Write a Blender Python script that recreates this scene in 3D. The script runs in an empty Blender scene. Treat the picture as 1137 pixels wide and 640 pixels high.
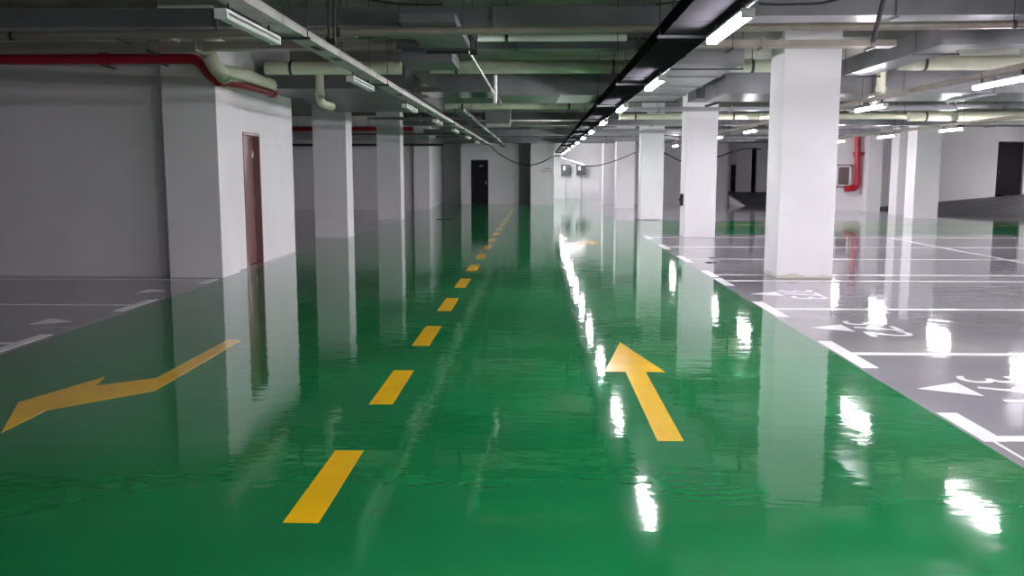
import bpy, bmesh, math, random
from mathutils import Vector, Matrix
random.seed(7)
sc = bpy.context.scene
C = sc.collection
# ------------------------------------------------------------------ view
F, CXP, CYP, EYE = 1000.0, 568.5, 320.0, 1.5
PITCH = math.radians(7.2942); YAW = math.radians(1.6193)
cam_d = bpy.data.cameras.new('camera'); cam = bpy.data.objects.new('camera', cam_d); C.objects.link(cam)
cam_d.sensor_width = 36.0; cam_d.lens = F / 1137.0 * 36.0; cam_d.clip_start = .05; cam_d.clip_end = 300
cam.location = (0, 0, EYE); cam.rotation_euler = (math.pi / 2 - PITCH, 0, YAW)
sc.camera = cam
sc.view_settings.view_transform = 'Standard'; sc.view_settings.look = 'None'
sc.view_settings.gamma = 1; sc.view_settings.use_curve_mapping = False
sc.view_settings.exposure = 1.42
w = bpy.data.worlds.new('world'); sc.world = w; w.use_nodes = True
w.node_tree.nodes['Background'].inputs[0].default_value = (.02, .02, .02, 1)
w.node_tree.nodes['Background'].inputs[1].default_value = .3

def at(px, py, Y):                       # point of the place at depth Y (metres from the eye)
    a = (px - CXP) / F; b = -(py - CYP) / F
    fy = math.cos(PITCH) + b * math.sin(PITCH); fz = -math.sin(PITCH) + b * math.cos(PITCH)
    rx = a * math.cos(YAW) - fy * math.sin(YAW); ry = a * math.sin(YAW) + fy * math.cos(YAW)
    t = Y / ry
    return (rx * t, Y, EYE + fz * t)

# ------------------------------------------------------------------ materials
def newmat(name):
    m = bpy.data.materials.new(name); m.use_nodes = True
    return m, m.node_tree, m.node_tree.nodes['Principled BSDF']
def noise_mix(nt, c1, c2, scale, detail=4, stretch=(1, 1, 1), lo=.35, hi=.65):
    g = nt.nodes.new('ShaderNodeNewGeometry'); mp = nt.nodes.new('ShaderNodeMapping'); mp.inputs['Scale'].default_value = stretch
    n = nt.nodes.new('ShaderNodeTexNoise'); n.inputs['Scale'].default_value = scale; n.inputs['Detail'].default_value = detail
    r = nt.nodes.new('ShaderNodeValToRGB'); r.color_ramp.elements[0].position = lo; r.color_ramp.elements[1].position = hi
    r.color_ramp.elements[0].color = (*c1, 1); r.color_ramp.elements[1].color = (*c2, 1)
    nt.links.new(g.outputs['Position'], mp.inputs['Vector']); nt.links.new(mp.outputs[0], n.inputs['Vector'])
    nt.links.new(n.outputs[0], r.inputs[0])
    return r.outputs[0], n.outputs[0]
def mat(name, c, rough=.6, metal=0, var=.12, scale=3, stretch=(1, 1, 1), bump=0, spec=.5):
    m, nt, b = newmat(name)
    c1 = tuple(x * (1 - var) for x in c); c2 = tuple(min(1, x * (1 + var)) for x in c)
    col, fac = noise_mix(nt, c1, c2, scale, stretch=stretch)
    nt.links.new(col, b.inputs['Base Color'])
    b.inputs['Roughness'].default_value = rough; b.inputs['Metallic'].default_value = metal
    b.inputs['Specular IOR Level'].default_value = spec
    if bump:
        bp = nt.nodes.new('ShaderNodeBump'); bp.inputs['Strength'].default_value = 1; bp.inputs['Distance'].default_value = bump
        nt.links.new(fac, bp.inputs['Height']); nt.links.new(bp.outputs[0], b.inputs['Normal'])
    return m
def ripple(nt, b, amp):
    """slight unevenness of the self-levelling resin, in world metres"""
    g = nt.nodes.new('ShaderNodeNewGeometry')
    total = None
    for sc_, st, k in ((.5, (1, 1, 1), .17), (2.9, (.8, 1.25, 1), .32), (7.5, (.7, 1.4, 1), .21), (17, (.6, 1.5, 1), .045)):
        mp = nt.nodes.new('ShaderNodeMapping'); mp.inputs['Scale'].default_value = st
        n = nt.nodes.new('ShaderNodeTexNoise'); n.inputs['Scale'].default_value = sc_; n.inputs['Detail'].default_value = 1.5
        nt.links.new(g.outputs['Position'], mp.inputs['Vector']); nt.links.new(mp.outputs[0], n.inputs['Vector'])
        mu = nt.nodes.new('ShaderNodeMath'); mu.operation = 'MULTIPLY'; mu.inputs[1].default_value = k
        nt.links.new(n.outputs[0], mu.inputs[0])
        if total is None: total = mu.outputs[0]
        else:
            ad = nt.nodes.new('ShaderNodeMath'); ad.operation = 'ADD'
            nt.links.new(total, ad.inputs[0]); nt.links.new(mu.outputs[0], ad.inputs[1]); total = ad.outputs[0]
    bp = nt.nodes.new('ShaderNodeBump'); bp.inputs['Strength'].default_value = 1; bp.inputs['Distance'].default_value = amp
    nt.links.new(total, bp.inputs['Height']); nt.links.new(bp.outputs[0], b.inputs['Normal'])
def resin(name, c, var=.1, scale=.6, rough=.05, amp=.0042, ior=1.5):
    m, nt, b = newmat(name)
    col, fac = noise_mix(nt, tuple(x * (1 - var) for x in c), tuple(x * (1 + var) for x in c), scale, 5)
    nt.links.new(col, b.inputs['Base Color'])
    b.inputs['Roughness'].default_value = rough; b.inputs['IOR'].default_value = ior
    ripple(nt, b, amp)
    return m
GREEN = resin('green_epoxy', (.006, .165, .05), .13)
GREY = resin('grey_epoxy', (.26, .25, .275), .10)
YEL = resin('yellow_paint', (.72, .43, .003), .05, 3, rough=.12, amp=.003)
WPT = resin('white_paint', (.80, .79, .83), .05, 3, rough=.15, amp=.003)
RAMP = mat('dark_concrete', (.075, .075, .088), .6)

def wallmat(name, c, bump=.002):
    return mat(name, c, .62, 0, .035, 1.3, (1, 1, .5), bump)
WALL = wallmat('white_wall_paint', (.78, .775, .79))
PIL = wallmat('white_pillar_paint', (.80, .79, .81))
def stained():
    m, nt, b = newmat('pillar_paint_scuffed_base')
    col, fac = noise_mix(nt, (.77, .76, .78), (.82, .81, .83), 1.3)
    g = nt.nodes.new('ShaderNodeNewGeometry'); s = nt.nodes.new('ShaderNodeSeparateXYZ'); nt.links.new(g.outputs['Position'], s.inputs[0])
    n = nt.nodes.new('ShaderNodeTexNoise'); n.inputs['Scale'].default_value = 5; nt.links.new(g.outputs['Position'], n.inputs['Vector'])
    a = nt.nodes.new('ShaderNodeMath'); a.operation = 'MULTIPLY_ADD'; a.inputs[1].default_value = .17; a.inputs[2].default_value = -.03
    nt.links.new(n.outputs[0], a.inputs[0])
    lt = nt.nodes.new('ShaderNodeMath'); lt.operation = 'LESS_THAN'; nt.links.new(s.outputs[2], lt.inputs[0]); nt.links.new(a.outputs[0], lt.inputs[1])
    mx = nt.nodes.new('ShaderNodeMix'); mx.data_type = 'RGBA'; nt.links.new(lt.outputs[0], mx.inputs[0])
    nt.links.new(col, mx.inputs[6]); mx.inputs[7].default_value = (.60, .61, .55, 1)
    nt.links.new(mx.outputs[2], b.inputs['Base Color']); b.inputs['Roughness'].default_value = .65
    return m
PIL0 = stained()
CEIL = mat('raw_concrete_soffit', (.23, .24, .20), .85, 0, .25, 1.5)
BEAM = mat('concrete_beam', (.26, .27, .24), .85, 0, .2, 1.5)
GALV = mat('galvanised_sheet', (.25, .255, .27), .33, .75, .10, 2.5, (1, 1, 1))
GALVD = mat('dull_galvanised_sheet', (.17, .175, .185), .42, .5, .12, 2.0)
STEEL = mat('zinc_tray_steel', (.55, .54, .50), .38, .55, .1, 6)
BROWN = mat('brownish_tray_steel', (.30, .27, .23), .45, .3, .1, 5)
PVC = mat('cream_pvc', (.66, .68, .52), .42, 0, .06, 3)
LAG = mat('greenish_lagging', (.40, .46, .33), .5, 0, .15, 4)
PVCW = mat('white_pvc', (.80, .82, .76), .35, 0, .03, 3)
RED = mat('red_fire_pipe_paint', (.42, .012, .03), .35, 0, .1, 5)
BLK = mat('black_rubber', (.012, .012, .013), .5, 0, .1, 5)
DRK = mat('dark_steel', (.055, .055, .06), .5, .4, .1, 5)
DOOR = mat('rose_brown_steel_door', (.23, .125, .115), .3, .1, .06, 3)
BDOOR = mat('black_door_paint_and_opening_shade', (.009, .008, .011), .6, 0, .1, 3, spec=.2)  # own black of the doors, also painted shade behind openings
CHR = mat('chrome', (.7, .7, .7), .2, 1, .02, 4)
HOUS = mat('white_lamp_housing', (.78, .78, .78), .4, 0, .02, 4)
DEADT = mat('unlit_glass_tube', (.88, .89, .9), .15, 0, .01, 4)
REDTXT = mat('faded_red_lettering', (.55, .30, .31), .6, 0, .05, 4)
GTXT = mat('grey_lettering', (.16, .16, .15), .6, 0, .05, 4)
PANEL = mat('grey_panel_enamel', (.08, .085, .09), .35, .1, .06, 4)
GRIL = mat('brown_grille', (.16, .12, .12), .55, 0, .1, 8)
def tube_mat():
    m, nt, b = newmat('lit_tube')
    b.inputs['Base Color'].default_value = (.9, .9, .9, 1)
    b.inputs['Emission Color'].default_value = (1.0, .935, 1.0, 1); b.inputs['Emission Strength'].default_value = 96
    return m
LIT = tube_mat()
TRAYD = mat('tray_steel_painted_unlit', (.022, .022, .025), .95, 0, .1, 5, spec=0)  # near-black colour stands in for the tray underside staying unlit
SHINE = mat('polished_sheet', (.62, .64, .64), .16, 1, .04, 2, bump=.004)

# ------------------------------------------------------------------ mesh helpers
def obj(name, bm, m, parent=None, smooth=False, loc=None):
    me = bpy.data.meshes.new(name)
    bmesh.ops.recalc_face_normals(bm, faces=bm.faces[:]); bm.to_mesh(me); bm.free()
    for mm in (m if isinstance(m, (list, tuple)) else [m]): me.materials.append(mm)
    if smooth:
        for p in me.polygons: p.use_smooth = True
        me.set_sharp_from_angle(angle=math.radians(40))
    o = bpy.data.objects.new(name, me); C.objects.link(o)
    if parent: o.parent = parent
    if loc: o.location = loc
    return o
def box(bm, x0, x1, y0, y1, z0, z1, bev=0):
    r = bmesh.ops.create_cube(bm, size=1)
    for v in r['verts']: v.co = Vector(((x0 + x1) / 2 + v.co.x * (x1 - x0), (y0 + y1) / 2 + v.co.y * (y1 - y0), (z0 + z1) / 2 + v.co.z * (z1 - z0)))
    if bev:
        es = list({e for v in r['verts'] for e in v.link_edges})
        bmesh.ops.bevel(bm, geom=es, offset=bev, segments=2, affect='EDGES', profile=.5)
    return bm
def tube(bm, pts, r, seg=12, cap=True):
    pts = [Vector(p) for p in pts]; rings = []
    for i, p in enumerate(pts):
        d = (pts[min(i + 1, len(pts) - 1)] - pts[max(i - 1, 0)]).normalized()
        up = Vector((0, 0, 1)) if abs(d.z) < .9 else Vector((0, 1, 0))
        a = d.cross(up).normalized(); b = d.cross(a).normalized()
        rr = r[i] if isinstance(r, (list, tuple)) else r
        rings.append([bm.verts.new(p + a * rr * math.cos(t) + b * rr * math.sin(t)) for t in [2 * math.pi * k / seg for k in range(seg)]])
    for A, B in zip(rings, rings[1:]):
        for k in range(seg): bm.faces.new((A[k], A[(k + 1) % seg], B[(k + 1) % seg], B[k]))
    if cap:
        bm.faces.new(rings[0]); bm.faces.new(rings[-1][::-1])
    return bm
def bend(pts, rad, n=6):
    """round the corners of a polyline"""
    pts = [Vector(p) for p in pts]; out = [pts[0]]
    for a, b, c in zip(pts, pts[1:], pts[2:]):
        u = (a - b).normalized(); v = (c - b).normalized(); rr = min(rad, (a - b).length * .45, (c - b).length * .45)
        p0 = b + u * rr; p2 = b + v * rr
        for k in range(n + 1):
            t = k / n; out.append(p0 * (1 - t) ** 2 + b * 2 * t * (1 - t) + p2 * t * t)
    out.append(pts[-1]); return out
def poly(bm, pts, z0, z1):
    a = [bm.verts.new((x, y, z0)) for x, y in pts]; b = [bm.verts.new((x, y, z1)) for x, y in pts]
    bm.faces.new(a); bm.faces.new(b); n = len(pts)
    for i in range(n): bm.faces.new((a[i], a[(i + 1) % n], b[(i + 1) % n], b[i]))
    return bm
N = bmesh.new
def tag(o, label, cat, group=None):
    o['label'] = label; o['category'] = cat
    if group: o['group'] = group
    return o
def thing(name, label, cat, loc=(0, 0, 0), group=None, rz=0):
    o = bpy.data.objects.new(name, None); C.objects.link(o); o.location = loc; o.rotation_euler = (0, 0, rz)
    o.empty_display_size = .2
    return tag(o, label, cat, group)
def struct(name, bm, m, parent=None):
    o = obj(name, bm, m, parent)
    if not parent: o['kind'] = 'structure'
    return o
def copy_tree(o, parent=None):
    c = o.copy(); C.objects.link(c); c.parent = parent
    for ch in o.children: copy_tree(ch, c)
    return c

# ------------------------------------------------------------------ shell
ZC = 3.8
bm = N()
xs = [-16, -4.45, 2.49, 24]; ys = [-8, 22.2, 28.4, 62]
vg = [[bm.verts.new((x, y, 0)) for x in xs] for y in ys]
for j in range(3):
    for i in range(3):
        f_ = bm.faces.new((vg[j][i], vg[j][i + 1], vg[j + 1][i + 1], vg[j + 1][i]))
        f_.material_index = 1 if (i == 1 or (i == 2 and j == 1)) else 0
struct('floor', bm, [GREY, GREEN])
struct('ceiling', box(N(), -16, 24, -8, 62, ZC, ZC + .2), CEIL)
struct('wall_rear', box(N(), -16, 24, -8.2, -8, 0, ZC), WALL)
struct('wall_outer_left', box(N(), -16.2, -16, -8, 62, 0, ZC), WALL)
struct('wall_outer_right', box(N(), 24, 24.2, -8, 62, 0, ZC), WALL)
# left room block: front wall, then the side wall with the door opening
bm = N()
box(bm, -16, -4.72, 12.93, 13.13, 0, ZC)
box(bm, -4.82, -4.62, 13.13, 14.15, 0, ZC)
box(bm, -4.82, -4.62, 15.0, 17.05, 0, ZC)
box(bm, -4.82, -4.62, 14.15, 15.0, 2.14, ZC)
box(bm, -16, -4.82, 16.85, 17.05, 0, ZC)
struct('wall_left', bm, WALL)
# far left wall and block with the black door
struct('wall_far_left', box(N(), -16, -4.6, 37.1, 37.3, 0, ZC), WALL)
bm = N(); poly(bm, [(-4.62, 37.3), (-4.5, 37.3), (-4.78, 45.9), (-3.68, 45.9), (-3.68, 46.1), (-4.95, 46.1)], 0, ZC)
struct('wall_far_left_return', bm, WALL)
bm = N()
box(bm, -3.7, -3.22, 43.7, 46.1, 0, ZC); box(bm, -2.38, -.9, 43.7, 46.1, 0, ZC); box(bm, -3.22, -2.38, 43.7, 46.1, 2.12, ZC)
box(bm, -.9, .1, 45.2, 45.4, 0, ZC); box(bm, -1.1, -.9, 46.1, 46.2, 0, ZC)
struct('wall_far_door', bm, WALL)
struct('wall_far_centre', box(N(), -.3, 4.2, 53.05, 53.25, 0, ZC), WALL)
bm = N(); box(bm, .1, .3, 42.95, 53.05, 0, ZC)
struct('wall_far_passage_light_stop', bm, WALL)  # drawn out to the pillar, unseen, to keep lamp light off the recess
bm = N(); box(bm, 4.0, 9.2, 44.4, 44.6, 0, ZC); box(bm, 4.0, 4.2, 44.6, 53.1, 0, ZC)
struct('wall_far_right', bm, WALL)
# up-ramp recess, seen between the first and second right pillars
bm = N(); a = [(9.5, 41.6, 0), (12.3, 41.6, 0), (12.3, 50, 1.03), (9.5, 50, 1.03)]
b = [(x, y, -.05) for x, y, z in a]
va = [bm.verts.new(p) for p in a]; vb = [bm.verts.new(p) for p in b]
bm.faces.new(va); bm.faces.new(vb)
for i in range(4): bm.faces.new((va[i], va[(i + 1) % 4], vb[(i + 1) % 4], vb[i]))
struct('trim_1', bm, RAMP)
bm = N(); va = [(9.36, 41.7, 0), (9.36, 46, 0), (9.36, 46, .54), (9.36, 41.7, .03)]
v1 = [bm.verts.new(p) for p in va]; v2 = [bm.verts.new((9.49, p[1], p[2])) for p in va]
bm.faces.new(v1); bm.faces.new(v2)
for i in range(4): bm.faces.new((v1[i], v1[(i + 1) % 4], v2[(i + 1) % 4], v2[i]))
struct('trim_2', bm, WALL)
bm = N()
box(bm, 9.2, 9.32, 44.6, 50.2, 0, ZC)
box(bm, 9.32, 9.72, 46.0, 46.2, 0, ZC); box(bm, 9.98, 10.75, 46.0, 46.2, .3, ZC); box(bm, 9.72, 9.98, 46.0, 46.2, 1.9, ZC)
box(bm, 11.0, 11.5, 46.0, 46.2, .3, ZC); box(bm, 10.75, 11.0, 46, 46.2, 2.75, ZC); box(bm, 11.5, 12.3, 46, 46.2, 2.75, ZC)
struct('wall_ramp_end', bm, WALL)
bm = N(); box(bm, 9.32, 12.3, 50.0, 50.2, 0, ZC); struct('wall_ramp_back', bm, BDOOR)  # black face stands in for the shade behind the ramp openings
# right: wall with fan and fire pipe, recess, pillars and second ramp
bm = N(); box(bm, 10.9, 12.84, 36.45, 36.65, 0, ZC); box(bm, 12.1, 12.3, 36.65, 50.2, 0, ZC)
box(bm, 12.84, 13.36, 35.65, 36.65, 0, ZC); box(bm, 13.16, 13.36, 36.65, 38.4, 0, ZC)
box(bm, 13.36, 19.02, 38.2, 38.4, 0, ZC); box(bm, 20.12, 24, 38.2, 38.4, 0, ZC); box(bm, 19.02, 20.12, 38.2, 38.4, 2.78, ZC)
struct('wall_right', bm, WALL)
bm = N(); box(bm, 18.8, 20.4, 40.4, 40.5, 0, ZC); struct('wall_right_doorway_back', bm, BDOOR)  # doorway depth darkened by colour, a black sheet in place of shade
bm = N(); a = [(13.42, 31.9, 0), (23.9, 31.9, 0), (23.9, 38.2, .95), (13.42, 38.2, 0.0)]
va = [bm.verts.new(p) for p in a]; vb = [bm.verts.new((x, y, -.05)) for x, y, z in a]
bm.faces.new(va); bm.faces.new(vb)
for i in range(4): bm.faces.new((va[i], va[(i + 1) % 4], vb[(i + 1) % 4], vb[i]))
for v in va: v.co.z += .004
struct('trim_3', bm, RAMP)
# concrete beams on the column lines
for i, y in enumerate((5.2, 13.2, 21.3, 29.5, 38.2, 43.6)):
    struct('trim_%d' % (4 + i), box(N(), -16 if y > 17.1 or y < 12 else -4.6, 24, y - .17, y + .17, 3.38, ZC), BEAM)

# ------------------------------------------------------------------ pillars
def pillar(x0, x1, y0, y1, label, m=PIL, z=ZC, g='white square pillars'):
    cx, cy = (x0 + x1) / 2, (y0 + y1) / 2
    bm = N(); box(bm, x0 - cx, x1 - cx, y0 - cy, y1 - cy, 0, z, .008)
    o = obj('pillar', bm, m, loc=(cx, cy, 0)); tag(o, label, 'pillar', g); return o
pillar(3.41, 4.2, 12.88, 13.6, 'large white pillar, nearest on the right, chipped stain at its base', PIL0)
pillar(3.42, 4.13, 21.08, 21.8, 'white pillar second in the right row, black switch box on its left side')
pillar(3.31, 4.03, 29.2, 29.9, 'white pillar third in the right row, greenish light on its top')
pillar(3.28, 4.06, 38.0, 38.7, 'white pillar fourth in the right row')
pillar(3.12, 3.82, 43.4, 44.1, 'white pillar farthest in the right row, against the far wall')
pillar(-5.27, -4.5, 12.7, 13.45, 'wide white pillar at the corner of the left room, under the red pipe')
pillar(-5.15, -4.38, 20.72, 21.4, 'grey white pillar nearest past the left room, first free standing on the left')
pillar(-5.12, -4.36, 28.8, 29.5, 'grey white pillar second free standing on the left')
pillar(-5.05, -4.4, 36.9, 37.6, 'grey white pillar at the far left wall, third free standing on the left')
pillar(-.33, .77, 42.2, 42.9, 'white pillar with faded red lettering, far end of the green lane')
pillar(12.34, 13.14, 30.05, 30.8, 'bright white pillar at far right in front of the dark ramp')
pillar(12.78, 13.4, 32.6, 33.3, 'slim white pillar just behind the bright far right pillar')

# ------------------------------------------------------------------ doors
bm = N()
d = thing('door', 'rose brown steel door in the side wall of the left room', 'door', (-4.72, 14.57, 0)); d.name = 'steel_door'
bm = N(); box(bm, -.04, .0, -.385, .385, .01, 2.09, .004); obj('door_leaf', bm, DOOR, d)
bm = N(); box(bm, -.05, .115, -.42, -.385, 0, 2.135); box(bm, -.05, .115, .385, .42, 0, 2.135); box(bm, -.05, .115, -.385, .385, 2.095, 2.135); obj('door_frame', bm, DOOR, d)
h = obj('handle', tube(N(), bend([(0, -.30, 1.0), (.05, -.30, 1.0), (.05, -.17, 1.0)], .02), .01, 8), CHR, d, True)
bm = N(); box(bm, 0, .008, -.33, -.27, .9, 1.1, .002); obj('lock_plate', bm, CHR, d)
for z in (.3, 1.05, 1.8): obj('hinge', tube(N(), [(.005, .375, z - .05), (.005, .375, z + .05)], .01, 8), CHR, d, True)
d = thing('black_door', 'black door in the far white wall left of the lane end', 'door', (-2.8, 43.8, 0))
bm = N(); box(bm, -.38, .38, .0, .05, .01, 2.08, .004); obj('door_leaf', bm, BDOOR, d)
bm = N(); box(bm, -.42, -.38, -.03, .08, 0, 2.12); box(bm, .38, .42, -.03, .08, 0, 2.12); box(bm, -.38, .38, -.03, .08, 2.08, 2.12); obj('door_frame', bm, DRK, d)
obj('handle', box(N(), .29, .32, -.05, 0, .95, 1.12, .004), CHR, d)
l = obj('exit_lamp', box(N(), .0, .16, -.03, 0, 1.80, 1.85, .004), REDTXT, d)
d = thing('narrow_black_door', 'narrow black door at the top of the dark ramp', 'door', (9.85, 46.05, .56))
obj('door_leaf', box(N(), -.12, .12, 0, .05, 0, 1.33, .003), BDOOR, d)
obj('handle', box(N(), .06, .09, -.04, 0, .6, .7, .003), CHR, d)
d = thing('black_doorway', 'tall black doorway at the right edge above the ramp', 'door', (19.57, 38.32, .55))
obj('door_leaf', box(N(), -.53, .53, 0, .05, 0.02, 2.2, .004), BDOOR, d)
obj('handle', box(N(), -.42, -.38, -.05, 0, .9, 1.05, .004), DRK, d)

# ------------------------------------------------------------------ painted marks
def mark(name, pts, m, label, cat, group=None, z=.0015):
    cx = sum(p[0] for p in pts) / len(pts); cy = sum(p[1] for p in pts) / len(pts)
    o = obj(name, poly(N(), [(x - cx, y - cy) for x, y in pts], -.0005, z), m, loc=(cx, cy, 0))
    return tag(o, label, cat, group)
def rect(x0, x1, y0, y1): return [(x0, y0), (x1, y0), (x1, y1), (x0, y1)]
ordn = ['nearest', 'second', 'third', 'fourth', 'fifth', 'sixth', 'seventh', 'eighth', 'ninth', 'tenth', 'eleventh', 'twelfth', 'thirteenth', 'fourteenth', 'fifteenth', 'sixteenth', 'seventeenth', 'eighteenth', 'nineteenth']
for i in range(18):
    y = 3.70 + 2.005 * i
    mark('lane_dash', rect(-1.095, -.94, y, y + 1.02), YEL, 'yellow painted dash, %s from the viewer along the centre of the green lane' % ordn[i], 'road marking', 'yellow centre line dashes')
mark('lane_arrow', [(.739, 7.93), (.513, 6.72), (.672, 6.72), (.68, 4.945), (.828, 4.945), (.825, 6.72), (.972, 6.72)], YEL, 'large yellow straight arrow painted on the green lane, pointing away', 'arrow')
LA = [(-2.80, 7.93), (-2.665, 7.93), (-2.645, 6.02), (-3.118, 5.50), (-3.107, 4.99), (-3.41, 5.69), (-3.20, 6.45), (-3.129, 6.168), (-2.80, 6.42)]
mark('turn_arrow', LA, YEL, 'yellow bent turn arrow painted on the left side of the lane', 'arrow')
mark('turn_arrow', [(-2.03 - x, 25.3 - y) for x, y in LA], YEL, 'small far yellow turn arrow beyond the straight arrow', 'arrow')
LY = [5.045, 7.47, 9.96, 12.6, 13.34, 15.8, 18.4, 21.15]
nm = ['nearest', 'second', 'third', 'fourth, before the big pillar,', 'fifth, touching the big pillar,', 'sixth', 'seventh', 'eighth']
for i, y in enumerate(LY):
    h_ = .05
    parts = []
    if i == 4: seg = [(2.66, 3.40), (4.21, 8.15)]
    else: seg = [(2.60, 23.8 if i < 3 else 23.8)]
    bm = N()
    if i == 4: seg = [(2.66, 3.40), (4.21, 23.8)]
    for a, b in seg: poly(bm, rect(a, b, y - h_, y + h_), -.0005, .0016)
    o = obj('bay_line', bm, WPT); tag(o, 'white bay line, %s from the viewer on the right floor' % nm[i], 'road marking', 'white bay lines on the right')
    y0, y1 = (y - .06, y + .55) if i == 0 else (y - .56, y + .56)
    if i == 3: y1 = y + .3
    if i == 4: y0 = y - .3
    mark('bay_tick', rect(2.515, 2.64, y0, y1), WPT, 'thick white tick beside the green lane, at the end of the %s right bay line' % nm[i].split(',')[0], 'road marking', 'thick white ticks on the right', z=.002)
mark('bay_back_line', rect(8.11, 8.2, 13.4, 21.1), WPT, 'long white line running away behind the right bays', 'road marking', z=.0021)
mark('kerb_line', rect(2.56, 2.58, 3.0, 4.98), WPT, 'thin white line at the bottom right corner beside the lane', 'road marking')
mark('aisle_line', rect(5.0, 20, 26.2, 26.32), YEL, 'thin pale yellow line along the green cross aisle on the right', 'road marking')
for i, yc in enumerate((6.24, 8.74, 11.22)):
    mark('bay_triangle', [(2.665, yc + .0), (3.02, yc + .2), (3.025, yc - .2)], WPT, 'white triangle pointing at the lane before bay number %s' % ['371', '372', '373'][i], 'road marking', 'white bay triangles on the right')
    cu = bpy.data.curves.new('num', 'FONT'); cu.body = ['371', '372', '373'][i]; cu.size = .62; cu.align_x = 'CENTER'; cu.extrude = .001
    cu.space_character = 1.0; cu.offset = -.004
    to = bpy.data.objects.new('tmp', cu); C.objects.link(to)
    dg = bpy.context.evaluated_depsgraph_get(); me = bpy.data.meshes.new_from_object(to.evaluated_get(dg))
    bpy.data.objects.remove(to)
    me.materials.clear(); me.materials.append(WPT)
    o = bpy.data.objects.new('bay_number', me); C.objects.link(o)
    o.location = (3.09, yc - .02, .001); o.rotation_euler = (0, 0, -math.pi / 2)
    tag(o, 'white painted bay number %s on the right grey floor' % cu.body, 'number', 'bay numbers')
for i, y in enumerate((7.72, 10.05, 12.5)):
    lab = ['nearest', 'middle', 'farthest'][i]
    mark('bay_line', rect(-16 if i < 2 else -14, -4.64, y - .04, y + .04), WPT, 'faint white bay line, %s on the left grey floor' % lab, 'road marking', 'white bay lines on the left')
    mark('bay_tick', rect(-4.64, -4.52, y - .45, y + (.45 if i < 2 else .1)), WPT, 'thick white tick on the left, %s of three before the pillar' % lab, 'road marking', 'thick white ticks on the left', z=.002)
for i, yc in enumerate((8.9, 11.3)):
    mark('bay_triangle', [(-4.72, yc), (-5.05, yc + .2), (-5.05, yc - .2)], WPT, 'white triangle on the left floor, %s' % ['nearer to the viewer', 'farther, near the left pillar'][i], 'road marking', 'white bay triangles on the left')

# ------------------------------------------------------------------ lamps
def make_lamp(lit, name, label, group):
    t = thing(name, label, 'lamp', (0, 0, 0), group)
    bm = N(); box(bm, -.042, .042, -.62, .62, .024, .044, .004); obj('housing', bm, HOUS, t)
    for s in (-1, 1):
        obj('tube', tube(N(), [(s * .025, -.585, 0), (s * .025, .585, 0)], .0165, 10), LIT if lit else DEADT, t, True)
        bm = N(); box(bm, -.043, .043, s * .60 - .013, s * .60 + .013, -.019, .03, .004); obj('socket', bm, HOUS, t)
    for s in (-1, 1):
        obj('bracket', box(N(), -.008, .008, s * .45 - .015, s * .45 + .015, .042, .104), DRK, t)
    return t
lit0 = make_lamp(True, 'tube_lamp', 'x', 'lit lamps under the tray right of the lane')
dead0 = make_lamp(False, 'unlit_tube_lamp', 'x', 'unlit lamps under the left tray')
used = {0: 0, 1: 0}
def lamp(src, x, y, z, label, group, rot=None):
    k = 0 if src is lit0 else 1
    o = src if not used[k] else copy_tree(src); used[k] = 1
    o.location = (x, y, z); o['label'] = label; o['group'] = group
    if rot: o.rotation_euler = rot
    return o
LZ = 2.505
for i in range(-2, 12):  # last lamp, past the seen ones, is added to brighten the far wall
    y = 6.6 + 4.03 * i
    lb = ('lit twin tube lamp under the tray right of the lane, %s in view' % ordn[i]) if i >= 0 else 'lit lamp of the row over the lane, hanging behind the viewer, %s' % ('farther back' if i == -2 else 'nearer')
    lamp(lit0, 1.345, y, LZ, lb, 'lit lamps under the tray right of the lane')
for i in range(-2, 8):
    y = 6.55 + 4.03 * i
    if i == 0: lb = 'lit lamp just outside the right edge, between the viewer and the big pillar row'
    elif i < 0: lb = 'lit lamp over the right bays behind the viewer, %s' % ('farther back' if i == -2 else 'nearer')
    else: lb = 'lit twin tube lamp in the row over the right bays, %s seen' % ordn[i - 1]
    lamp(lit0, 5.25, y, LZ, lb, 'lit lamps over the right bays')
for i in range(-2, 8):  # farthest lamp, behind the big pillar, is added to brighten the far right
    y = 5.9 + 4.03 * i
    lb = 'lit lamp in the far right row before the ramp, %s from the viewer' % ordn[i + 2]
    lamp(lit0, 9.85, y, LZ, lb, 'lit lamps of the far right row')
for i in range(-2, 5):
    lamp(lit0, 15.6, 5.9 + 4.03 * i, LZ, 'lit lamp of the outermost right row, %s from behind the viewer' % ordn[i + 2], 'lit lamps of the outermost right row')
for i in range(6):  # added row out of view, only there to brighten the right wall
    lamp(lit0, 20.6, 15.5 + 4.03 * i, LZ, 'added fill lamp over the right ramp outside the frame, %s of six' % ordn[i], 'added fill lamps over the right ramp')
for i in range(0, 7):
    y = 6.52 + 4.03 * i
    lamp(dead0, -2.04, y, LZ, 'unlit twin tube lamp under the left tray, %s from the viewer' % ordn[i], 'unlit lamps under the left tray')
# far lamp hanging by one end
P0, P1 = Vector(at(625, 175.5, 42)), Vector(at(650, 184, 41.9))
o = lamp(lit0, *((P0 + P1) / 2), 'lit twin tube lamp hanging aslant before the grey wall panels', 'lit lamps fallen aslant')
dv = (P1 - P0).normalized(); o.rotation_mode = 'QUATERNION'; o.rotation_quaternion = dv.to_track_quat('Y', 'Z')
del o['group']
dim = LIT.copy(); dim.name = 'weak_lit_tube'; dim.node_tree.nodes['Principled BSDF'].inputs['Emission Strength'].default_value = 5
for c in o.children:
    if c.name.startswith('tube'):
        c.data = c.data.copy(); c.data.materials.clear(); c.data.materials.append(dim)

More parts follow.
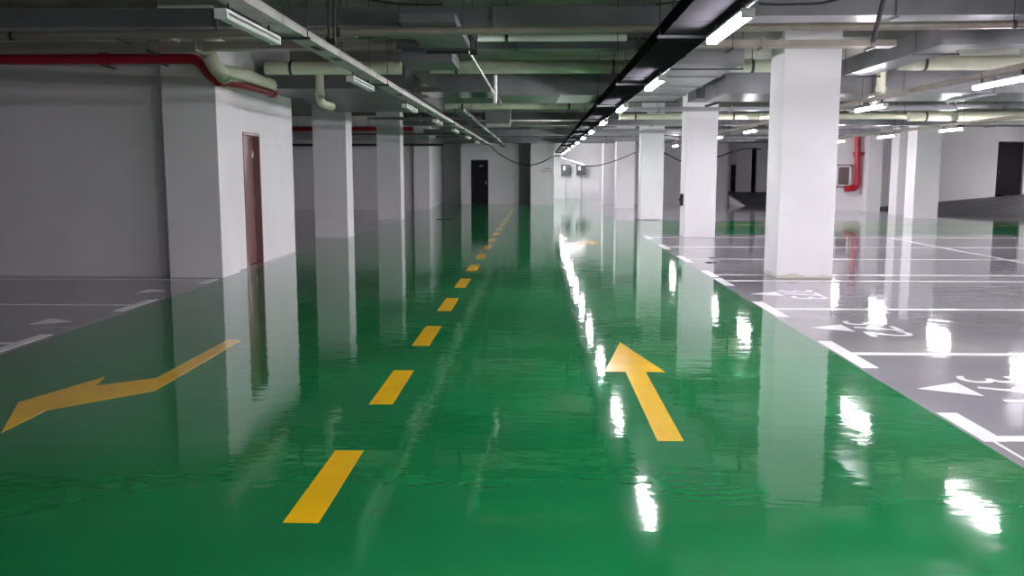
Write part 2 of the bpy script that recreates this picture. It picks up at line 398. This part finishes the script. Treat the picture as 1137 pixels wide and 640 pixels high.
SOLID = []      # what a threaded rod must not run through
PEND = []       # (parent, axis, position, rods, cross bar half width, bottom z)
for y in (5.2, 13.2, 21.3, 29.5, 38.2, 43.6): SOLID.append((-16, 24, y - .17, y + .17, 3.38, ZC))
def clear(x, y, z):
    return not any(a - .03 < x < b + .03 and c - .03 < y < d + .03 and f > z + .06 for a, b, c, d, e, f in SOLID)
def finish_hangers():
    for t, axis, p, rods, zb, lim in PEND:
        L = t.location
        for dlt in (0, .3, -.3, .6, -.6, .9, -.9, 1.2, -1.2):
            q = p + dlt
            pos = [(r, q) if axis == 'y' else (q, r) for r in rods]
            if lim[0] < q < lim[1] and all(clear(x, y, zb + (.12 if len(rods) > 1 else 0)) for x, y in pos): break
        else: continue
        bm = N()
        for x, y in pos: tube(bm, [(x - L.x, y - L.y, zb - L.z), (x - L.x, y - L.y, ZC - .004 - L.z)], .005, 6)
        if len(rods) > 1:
            (xa, ya), (xb, yb) = pos[0], pos[-1]
            e = .02; box(bm, min(xa, xb) - e - L.x, max(xa, xb) + e - L.x, min(ya, yb) - e - L.y, max(ya, yb) + e - L.y, zb - L.z, zb + .02 - L.z)
        obj('hanger', bm, DRK, t)

# ------------------------------------------------------------------ trays and trunking along the lane
def tray(name, x0, x1, y0, y1, z0, z1, m, label, slots=False, hang=True, cat='cable tray'):
    t = thing(name, label, cat, ((x0 + x1) / 2, y0, z0))
    wd = (x1 - x0) / 2; L = y1 - y0; H = z1 - z0
    bm = N(); th = .004
    box(bm, -wd, wd, 0, L, 0, th); box(bm, -wd, -wd + th, 0, L, th, H); box(bm, wd - th, wd, 0, L, th, H)
    box(bm, -wd - .012, -wd, 0, L, H - .006, H); box(bm, wd, wd + .012, 0, L, H - .006, H)
    for k in range(int(L / 2)):
        box(bm, -wd - .006, wd + .006, 1 + 2 * k - .05, 1 + 2 * k + .05, -.004, H * .8)
    obj('trough', bm, m, t); SOLID.append((x0, x1, y0, y1, z0, z1))
    if hang:
        for k in range(int(L / 4)):
            yy = y0 + 1.6 + 4 * k
            PEND.append((t, 'y', yy, (x0 - .025, x1 + .025), z0 - .026, (y0 + .1, y1 - .1)))
    return t
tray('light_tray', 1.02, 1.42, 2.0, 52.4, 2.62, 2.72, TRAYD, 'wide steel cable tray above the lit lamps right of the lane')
bpy.data.objects['light_tray']
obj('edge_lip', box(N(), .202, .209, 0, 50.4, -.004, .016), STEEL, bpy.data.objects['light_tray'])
t = tray('light_tray', -2.10, -1.93, 2.0, 41, 2.62, 2.68, STEEL, 'narrow pale steel trunking above the unlit lamps on the left')
bm = N()
for yy in (8.3, 9.1, 13.2, 16.9): box(bm, -.02, .05, yy - 2 - .12, yy - 2 + .12, -.006, -.001)
obj('slot', bm, BLK, t)
tray('lamp_trunking', 5.2, 5.3, 4.0, 36, 2.61, 2.67, BROWN, 'thin brownish trunking carrying the lamps over the right bays')
tray('lamp_trunking', 9.8, 9.9, 4.0, 34, 2.61, 2.67, BROWN, 'thin trunking carrying the far right lamp row')
tray('ladder_tray', -1.62, -1.42, 17.5, 41.5, 2.66, 2.73, GALVD, 'grey cable ladder beside the left trunking toward the far door')

# ------------------------------------------------------------------ services crossing the hall
def cross_duct(name, x0, x1, y0, y1, z0, z1, m, label, step=1.25, cat='air duct', hang=True):
    t = thing(name, label, cat, (x0, y0, z0))
    L = x1 - x0; D = y1 - y0; H = z1 - z0
    bm = N(); box(bm, 0, L, 0, D, 0, H)
    k = 1; e = .036
    while step and k * step < L:
        x = k * step
        box(bm, x - .014, x + .014, -e, 0, -e, H + e); box(bm, x - .014, x + .014, 0, D, -e, 0); k += 1
    obj('duct_shell', bm, m, t); SOLID.append((x0, x1, y0 - .02, y1 + .02, z0, z1))
    k = 0
    while hang and 1.0 + k * 2.5 < L:
        PEND.append((t, 'x', x0 + 1.0 + k * 2.5, (y0 - .04, y1 + .04), z0 - .045, (x0 + .05, x1 - .05))); k += 1
    return t
def along_duct(name, x0, x1, y0, y1, z0, z1, m, label, step=1.2, cat='air duct'):
    t = thing(name, label, cat, (x0, y0, z0)); L = y1 - y0; W = x1 - x0; H = z1 - z0
    bm = N(); box(bm, 0, W, 0, L, 0, H); k = 1; e = .022
    while k * step < L:
        y = k * step
        box(bm, -e, W + e, y - .014, y + .014, -e, 0); box(bm, -e, 0, y - .014, y + .014, 0, H); box(bm, W, W + e, y - .014, y + .014, 0, H); k += 1
    obj('duct_shell', bm, m, t); SOLID.append((x0, x1, y0, y1, z0, z1))
    for yy in (y0 + .35, y1 - .35): PEND.append((t, 'y', yy, (x0 - .05, x1 + .05), z0 - .045, (y0, y1)))
    return t
def cross_pipe(name, x0, x1, y, z, r, m, label, cat='pipe', z1=None, clamps=2.4, cm=None):
    t = thing(name, label, cat, (x0, y, z)); z1 = z if z1 is None else z1
    obj('pipe_run', tube(N(), [(0, 0, 0), (x1 - x0, 0, z1 - z)], r, 16), m, t, True)
    SOLID.append((x0, x1, y - r, y + r, min(z, z1) - r, max(z, z1) + r)); k = 0
    while .4 + k * clamps < x1 - x0:
        x = .4 + k * clamps; zz = (z1 - z) * x / (x1 - x0)
        bm = N(); tube(bm, [(x - .02, 0, zz), (x + .02, 0, zz)], r * 1.12, 16); 
        if clear(x0 + x, y, z + zz + r): tube(bm, [(x, 0, zz + r), (x, 0, ZC - .004 - z)], .005, 6)
        obj('clamp', bm, cm or DRK, t); k += 1
    return t
# duct A
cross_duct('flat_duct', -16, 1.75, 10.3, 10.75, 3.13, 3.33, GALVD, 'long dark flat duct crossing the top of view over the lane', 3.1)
cross_duct('flat_duct', 1.8, 8.2, 9.95, 10.45, 3.16, 3.34, GALV, 'flat duct crossing the top of view, lit piece right of the lane lamps', 2.0)
cross_duct('flat_duct', 5.35, 23.8, 9.3, 9.75, 2.99, 3.28, GALV, 'deep flat duct at the upper right corner', 2.6)
# tray B (runs slightly uphill to the right)
cross_pipe('conduit', -9.5, 5.2, 9.7, 2.92, .042, BROWN, 'brownish straight conduit crossing just below the long flat duct', 'pipe', 3.02, 3.5)
cross_duct('cable_tray', -16, -1.85, 11.75, 12.0, 3.08, 3.17, BROWN, 'dark olive cable tray crossing just above the red pipe', 2.9, 'cable tray')
cross_duct('cable_tray', 1.5, 4.6, 12.0, 12.25, 3.12, 3.2, BROWN, 'short brown cable tray across the top of the big right pillar', 1.4, 'cable tray')
cross_duct('cable_tray', -16, -2.2, 10.95, 11.2, 3.12, 3.2, BROWN, 'short olive cable tray at upper left under the dark duct', 2.9, 'cable tray')
cross_pipe('white_pipe', -.80, 1.12, 11.75, 3.20, .045, PVCW, 'white plastic pipe crossing over the lane with clean cut end')
cross_pipe('pale_pipe', -3.6, -1.12, 11.85, 3.255, .05, LAG, 'greenish pipe left of the white crossing pipe')
cross_pipe('cream_pipe', -4.2, -2.1, 14.1, 3.10, .10, PVC, 'thick cream pipe over the lane, left length')
cross_pipe('cream_pipe', -1.65, 1.42, 14.1, 3.11, .10, LAG, 'thick greenish cream pipe crossing in mid view over the lane')
cross_pipe('cream_pipe', 2.85, 3.9, 14.1, 3.11, .095, PVC, 'ribbed cream pipe just left of the big right pillar top')
cross_pipe('cream_pipe', 5.35, 16, 13.9, 3.12, .105, PVC, 'long thick cream pipe at upper right beyond the big pillar')
cross_duct('grey_duct', -2.0, 1.5, 12.9, 13.25, 3.22, 3.34, GALVD, 'thin grey duct between the white pipe and the thick pipe', 1.7)
cross_duct('main_duct', -1.75, 1.45, 15.6, 17.4, 2.81, 3.20, GALV, 'wide galvanised duct over the lane, large middle section', 1.05)
cross_duct('main_duct', 3.15, 23.8, 15.6, 17.4, 2.83, 3.22, GALV, 'wide galvanised duct over the right bays behind the big pillar', 1.5)
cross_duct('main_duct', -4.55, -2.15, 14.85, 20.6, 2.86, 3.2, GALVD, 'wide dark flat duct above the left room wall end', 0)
along_duct('branch_duct', 1.5, 2.75, 12.4, 18.9, 2.95, 3.28, GALV, 'wide pale duct beside the lit lamp tray, seen from below', 1.6)
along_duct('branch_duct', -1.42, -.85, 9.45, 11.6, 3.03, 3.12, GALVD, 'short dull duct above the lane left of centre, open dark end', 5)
o = obj('duct_mouth_shade', box(N(), -1.40, -.87, 11.6, 11.63, 2.99, 3.11), BLK); tag(o, 'black plate imitating the shade inside the far end of the short dull duct', 'duct opening')  # black plate in place of the shade inside the open duct
cross_duct('stepped_duct', -1.75, -1.1, 11.75, 12.85, 2.92, 3.08, GALVD, 'stepped dull duct piece hanging behind the short duct over the lane', 0, hang=False)
cross_duct('shiny_duct', -1.95, -.75, 14.4, 15.5, 2.76, 2.84, SHINE, 'shiny flat duct plate left of the lane centre catching the light', 0, hang=False)
along_duct('branch_duct', 4.75, 5.17, 11.0, 14.6, 3.0, 3.25, GALV, 'grey duct running away right of the big pillar with pale underside', 4)
cross_duct('elbow_duct', 5.17, 9.5, 11.0, 11.45, 3.0, 3.25, GALV, 'duct turning right at the upper right corner', 2.2)
cross_duct('duct_end', 3.42, 4.14, 19.95, 21.05, 3.10, 3.797, GALVD, 'dark duct end above the second right pillar', 0, hang=False)
# vent box over the lane
t = thing('vent_box', 'stepped grey vent box hanging over the lane past the wide duct', 'vent', (-.97, 22, 2.62))
bm = N(); box(bm, -.3, .3, 0, .9, .06, .5); obj('vent_shell', bm, GALV, t)
bm = N()
for k in range(7): box(bm, -.28, .28, .05 + k * .12, .11 + k * .12, .0, .07)
obj('louver', bm, STEEL, t)
# farther crossings
cross_pipe('green_lagged_pipe', -2.1, 1.35, 20.6, 2.99, .075, LAG, 'pale green pipe crossing the lane behind the wide duct')
cross_duct('dark_duct', -3.6, 2.9, 24.4, 25.2, 2.90, 3.10, DRK, 'black flat duct crossing the lane past the vent box', 2.2)
cross_pipe('thin_white_pipe', -1.6, 1.25, 23.2, 2.815, .02, PVCW, 'thin white tube crossing the lane under the black duct')
cross_pipe('grey_pipe', 2.0, 9.6, 22.6, 2.87, .07, PVC, 'pale pipe behind the second right pillar')
cross_pipe('grey_pipe', 8.8, 20.5, 22.0, 2.83, .11, PVC, 'thick pale pipe at right edge above the bright far pillar')
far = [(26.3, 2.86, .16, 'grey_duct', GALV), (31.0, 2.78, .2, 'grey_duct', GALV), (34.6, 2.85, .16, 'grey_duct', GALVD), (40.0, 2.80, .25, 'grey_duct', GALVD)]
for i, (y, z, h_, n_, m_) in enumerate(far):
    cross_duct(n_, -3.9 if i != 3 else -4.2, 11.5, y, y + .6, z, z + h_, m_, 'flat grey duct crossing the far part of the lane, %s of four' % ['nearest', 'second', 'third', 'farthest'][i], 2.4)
for i, (y, z) in enumerate(((19.0, 2.78), (28.7, 2.74), (33.2, 2.72), (36.3, 2.74))):
    cross_duct('cable_tray', 1.5, 8.6, y, y + .3, z, z + .07, GALV, 'slim tray right of the lamp row over the far lane, %s of four' % ['nearest', 'second', 'third', 'farthest'][i], 2.5, 'cable tray')
cross_duct('cable_tray', 6.3, 15.5, 19.6, 19.9, 2.86, 2.93, GALV, 'slim shiny tray over the right bays behind the wide duct', 2.5, 'cable tray')
cross_duct('cable_tray', 9, 18, 25.4, 25.9, 2.80, 2.9, GALV, 'slim grey tray left of the bright far right pillar top', 2.5, 'cable tray')
cross_duct('dark_duct', 4.2, 15, 27.5, 28.3, 3.0, 3.2, DRK, 'black duct far right behind the wide duct', 2.5)
cross_duct('cable_tray', -4.2, -1.4, 22.4, 22.7, 2.80, 2.86, GALV, 'slim pale tray at the first free left pillar top', 1.3, 'cable tray')
cross_duct('cable_tray', -6.6, -2.2, 30.0, 30.3, 2.74, 2.80, GALVD, 'slim grey tray behind the second free left pillar', 2, 'cable tray')
cross_pipe('red_pipe', -15, -5.08, 36.95, 3.27, .09, RED, 'dark red fire pipe high on the far left wall behind the pillars')
cross_pipe('black_conduit', -15, -3.8, 36.6, 2.62, .05, DRK, 'dark conduit under the red pipe on the far left wall', clamps=3)

# ------------------------------------------------------------------ fire pipe and drain pipe at the left room
t = thing('red_fire_pipe', 'dark red fire pipe along the front of the left room and round its corner', 'pipe', (-4.6, 12.5, 2.8))
B = Vector((-4.6, 12.5, 2.8))
pts = [(-15.9, 12.5, 3.05), (-4.66, 12.5, 3.05), (-4.46, 12.5, 2.78), (-4.26, 13.1, 2.765), (-4.22, 14.5, 2.765)]
obj('pipe_run', tube(N(), [p - B for p in bend(pts, .12, 8)], .07, 16), RED, t, True)
bm = N()
for p, q in (((-6.0, 12.5, 3.05), (-5.9, 12.5, 3.05)), ((-4.40, 12.52, 2.765), (-4.37, 12.66, 2.765)), ((-4.222, 14.38, 2.765), (-4.22, 14.5, 2.765)), ((-9.0, 12.5, 3.05), (-8.9, 12.5, 3.05))):
    obj('coupling', tube(N(), [Vector(p) - B, Vector(q) - B], .086, 16), RED, t, True)
obj('bracket', box(N(), -.56, -.54, -.01, .19, .17, .19), DRK, t); obj('bracket', box(N(), -1.41, -1.39, -.03, .42, .16, .18), DRK, t)
t = thing('cream_drain_pipe', 'cream drain pipe bending down over the red pipe at the room corner', 'pipe', (-4.3, 12.2, 2.9))
B = Vector((-4.3, 12.2, 2.9))
pts = [at(224, 38, 12.2), at(231, 60, 12.2), at(243, 80, 12.2), at(272, 84, 13.2), at(299, 96, 14.4)]
obj('pipe_run', tube(N(), [Vector(p) - B for p in bend(pts, .3, 8)], .105, 18), PVC, t, True)
e = Vector(pts[-1]) - B; e0 = e - (Vector(pts[-1]) - Vector(pts[-2])).normalized() * .06
obj('pipe_collar', tube(N(), [e0, e + (e - e0) * .1], .125, 18), PVCW, t, True)
k0 = Vector(pts[2]) - B
obj('elbow_collar', tube(N(), [k0 + Vector((-.01, .18, -.01)), k0 + Vector((.0, .26, -.02))], .118, 18), PVC, t, True)
cross_pipe('cream_pipe_stub', -5.25, -4.35, 11.5, 3.27, .075, PVC, 'short cream pipe above the olive trays at the room corner')
cross_pipe('cream_pipe_stub', -7.2, -6.1, 13.0 - 1.2, 3.27 + .2, .09, PVC, 'cream pipe glimpsed at the upper left above the dark duct')
# drops with foot bends
def drop(name, top, foot, r, m, label):
    t = thing(name, label, 'pipe', foot[0]); B = Vector(foot[0])
    pts = [top] + foot
    obj('pipe_run', tube(N(), [Vector(p) - B for p in bend(pts, .1, 6)], r, 14), m, t, True)
    c = Vector(foot[0]) - B
    obj('pipe_collar', tube(N(), [c + Vector((0, 0, .1)), c + Vector((0, 0, .16))], r * 1.2, 14), m, t, True)
drop('drain_drop', (-3.45, 14.45, 3.12), [(-3.45, 14.45, 2.60), (-3.33, 14.75, 2.56)], .065, PVC, 'cream drop pipe with foot bend hanging before the free left pillar')
drop('drain_drop', (5.7, 15.45, 3.2), [(5.7, 15.45, 2.76), (5.48, 15.2, 2.68)], .075, PVC, 'cream drop pipe with foot bend right of the big pillar')
drop('drain_drop', (-.71, 15.2, 3.1), [(-.71, 15.2, 2.70), (-.71, 15.22, 2.66)], .035, PVCW, 'thin white vertical pipe over the lane centre')
drop('conduit_drop', (3.95, 19.5, 3.3), [(3.95, 19.5, 3.02), (3.55, 19.6, 2.90)], .028, DRK, 'bent dark conduit before the second right pillar top')
o = obj('angle_strut', tube(N(), [at(497, 25, 10.8), at(522, 60, 12.5), at(548, 103, 15.0)], .022, 6), STEEL); tag(o, 'pale steel strut slanting beside the short dull duct over the lane', 'strut')
o = obj('hanger_rod', tube(N(), [at(984, -12, 8.8), at(969, 47, 8.8)], .024, 10), DRK); tag(o, 'dark slanting rod hanging at upper right above the big pillar', 'rod')
def pair(px, y0, y1, Y, label):
    t = thing('hanger_pair', label, 'rod', at(px, y1, Y)); B = Vector(at(px, y1, Y))
    for dx in (-3, 3): obj('rod', tube(N(), [Vector(at(px + dx, y0, Y)) - B, Vector(at(px + dx, y1 - 2, Y)) - B], .012, 8), BLK, t)
    obj('foot_clip', box(N(), -.045, .045, -.02, .02, -.02, .04, .004), BLK, t)
pair(368, -12, 48, 9.2, 'black double rod hanging from the ceiling left of centre')
pair(526, 26, 59, 10.9, 'black double rod at the open end of the short duct')
def cable(pts, r, label, name='cable', m=BLK):
    P = [Vector(p) for p in pts]; out = []
    for i in range(len(P) - 1):
        p0 = P[max(i - 1, 0)]; p1 = P[i]; p2 = P[i + 1]; p3 = P[min(i + 2, len(P) - 1)]
        for k in range(6):
            t = k / 6
            out.append(.5 * ((2 * p1) + (p2 - p0) * t + (2 * p0 - 5 * p1 + 4 * p2 - p3) * t * t + (3 * p1 - p0 - 3 * p2 + p3) * t ** 3))
    out.append(P[-1]); c = out[0].copy()
    o = obj(name, tube(N(), [p - c for p in out], r, 8), m, None, True, c); return tag(o, label, 'cable')
cable([at(x, y, 41) for x, y in ((545, 163), (556, 172), (572, 180.5), (588, 183.5), (602, 180), (612, 174.5), (622, 173))], .022, 'sagging black cable in front of the far white pillar')
cable([at(x, y, 37) for x, y in ((622, 171), (637, 181), (656, 184.5), (672, 182), (690, 176), (706, 169))], .018, 'sagging black cable between far pillars right of the lane end')
cable([at(x, y, 33) for x, y in ((733, 168), (742, 172), (754, 178), (770, 181), (795, 175), (812, 169), (828, 165), (845, 166))], .022, 'black cable sagging behind the second right pillar')
cable([at(x, y, 8.5) for x, y in ((728, 5), (745, 3), (765, 0), (790, -6))], .008, 'thin black cable above the lit tray at the top edge')
cable([at(x, y, 9.0) for x, y in ((842, 4), (862, 5), (890, 4.5), (915, 3), (940, -4))], .012, 'black cable hanging along the top edge over the big pillar')
cable([at(x, y, 8.9) for x, y in ((400, -3), (420, 1), (440, 4), (470, 5.5), (492, 5))], .012, 'black cable at the top edge left of centre')
# ------------------------------------------------------------------ wall fittings
for i, (x0, x1) in enumerate(((623.2, 633.4), (639.8, 650.8))):
    a = at(x0, 194.5, 52.7); b = at(x1, 183, 52.7); cx = (a[0] + b[0]) / 2
    t = thing('wall_panel', 'grey electrical panel on the far wall, %s of the pair' % ['left one', 'right one'][i], 'electrical box', (cx, 52.9, a[2]), 'electrical panels on the far wall')
    wd = (b[0] - a[0]) / 2; H_ = b[2] - a[2]
    obj('cabinet', box(N(), -wd, wd, -.2, .15, 0, H_, .01), PANEL, t)
    obj('panel_door', box(N(), -wd + .03, wd - .03, -.215, -.2, .03, H_ - .03, .004), PANEL, t)
    obj('white_notice', box(N(), -wd + .1, -.02, -.222, -.214, H_ * .45, H_ * .88), HOUS, t)
    obj('conduit', tube(N(), [(.02, .1, 0), (.02, .1, -a[2])], .02, 8), STEEL, t)
t = thing('switch_box', 'small black switch box on the left side of the second right pillar', 'switch', (3.42, 21.4, .87))
obj('box_body', box(N(), -.07, 0, -.06, .06, -.14, .14, .008), BLK, t); obj('switch_lever', box(N(), -.09, -.07, -.02, .02, -.03, .04, .003), DRK, t)
# lettering on the far pillar
t = thing('pillar_lettering', 'faded small red lettering with a grey line on the far white pillar', 'lettering', (at(607, 190, 42.19)[0], 42.195, at(607, 190, 42.19)[2]))
obj('grey_rule', box(N(), -.16, .18, -.003, .0, .10, .13), GTXT, t)
bm = N(); x = -.30
random.seed(3)
while x < .22:
    wv = random.choice((.03, .05, .06)); box(bm, x, x + wv * .35, -.003, 0, -.09, .03); box(bm, x, x + wv, -.003, 0, random.choice((-.02, .0)), random.choice((.01, .03)));  x += wv + .03
obj('red_strokes', bm, REDTXT, t)
# fan grille and red pipe on the right wall
a = at(928, 207, 36.3); b = at(946.5, 184, 36.3)
t = thing('wall_grille', 'framed brown ventilation grille on the right far wall beside the red pipe', 'vent', ((a[0] + b[0]) / 2, 36.44, a[2]))
wd = (b[0] - a[0]) / 2; H_ = b[2] - a[2]
obj('grille_back_and_shade_rim', box(N(), -wd - .04, wd + .04, -.06, 0, -.04, H_ + .04), GRIL, t)  # dark rim past the frame imitates the shadow gap around it
bm = N(); box(bm, -wd, -wd + .09, -.12, 0, 0, H_); box(bm, wd - .09, wd, -.12, 0, 0, H_); box(bm, -wd, wd, -.12, 0, 0, .06); box(bm, -wd, wd, -.12, 0, H_ - .06, H_); obj('grille_frame', bm, HOUS, t)
bm = N()
for k in range(9): box(bm, -wd + .06, wd - .06, -.09, -.06, .08 + k * (H_ - .12) / 9, .105 + k * (H_ - .12) / 9)
obj('grille_slat', bm, GRIL, t)
t = thing('red_riser', 'bright red fire pipe dropping down the right far wall and hooking left', 'pipe', at(944, 211, 36.2)); B = Vector(at(944, 211, 36.2))
pts = [at(952.5, 148, 36.2), at(952, 209, 36.2), at(938, 210, 36.2)]
obj('pipe_run', tube(N(), [Vector(p) - B for p in bend(pts, .25, 8)], .12, 16), RED, t, True)
c = Vector(at(952.2, 174, 36.2)) - B; bm = N(); tube(bm, [c, c + Vector((0, 0, .18))], .17, 16); tube(bm, [c + Vector((0, 0, .09)), c + Vector((.3, 0, .12))], .06, 10); obj('valve', bm, RED, t, True)
# stencil marks on the crossing duct and conduit
def stencil(px0, px1, py, Y, h_, label, y_face):
    a = at(px0, py, Y); b = at(px1, py, Y); t = thing('stencil_mark', label, 'lettering', (a[0], y_face, a[2]))
    bm = N(); x = 0; L = b[0] - a[0]; random.seed(int(px0))
    while x < L:
        w_ = h_ * random.uniform(.45, .6)
        box(bm, x, x + w_ * .3, -.002, 0, 0, h_)
        if random.random() > .35: box(bm, x, x + w_, -.002, 0, h_ * .4, h_ * .6)
        if random.random() > .5: box(bm, x + w_ * .75, x + w_, -.002, 0, 0, h_ * random.choice((.5, 1)))
        x += w_ * 1.45
    obj('strokes', bm, GTXT, t)
stencil(637, 663, 13.5, 10.3, .03, 'small dark stencilled marks on the long flat duct over the lane', 10.298)
# floor crumbs
def crumb(x, y, s, label):
    bm = N(); bmesh.ops.create_icosphere(bm, subdivisions=2, radius=1)
    for v in bm.verts:
        v.co *= random.uniform(.75, 1.15); v.co.x *= s; v.co.y *= s * .5; v.co.z = max(0, v.co.z) * .02
    o = obj('debris', bm, DRK, loc=(x, y, 0)); tag(o, label, 'debris')
crumb(3.55, 28.9, .42, 'dark heap of dust at the foot of the third right pillar')
crumb(-3.0, 29.2, .3, 'dark stain of debris on the floor left of the lane by the second free pillar')
crumb(2.95, 15.2, .13, 'small dark crumb on the grey floor left of the big pillar base')
crumb(3.15, 16.0, .12, 'small dark crumb farther left behind the big pillar base')

finish_hangers()

# pieces that belong to another part hang one level deeper
for a, b in (('handle', 'door_leaf'), ('hinge', 'door_leaf'), ('lock_plate', 'door_leaf'), ('exit_lamp', 'door_leaf'), ('grille_slat', 'grille_frame'), ('switch_lever', 'box_body'), ('white_notice', 'panel_door')):
    for o in [o for o in bpy.data.objects if o.name.split('.')[0] == a and o.parent]:
        p = [c for c in o.parent.children if c.name.split('.')[0] == b]
        if p: o.parent = p[0]
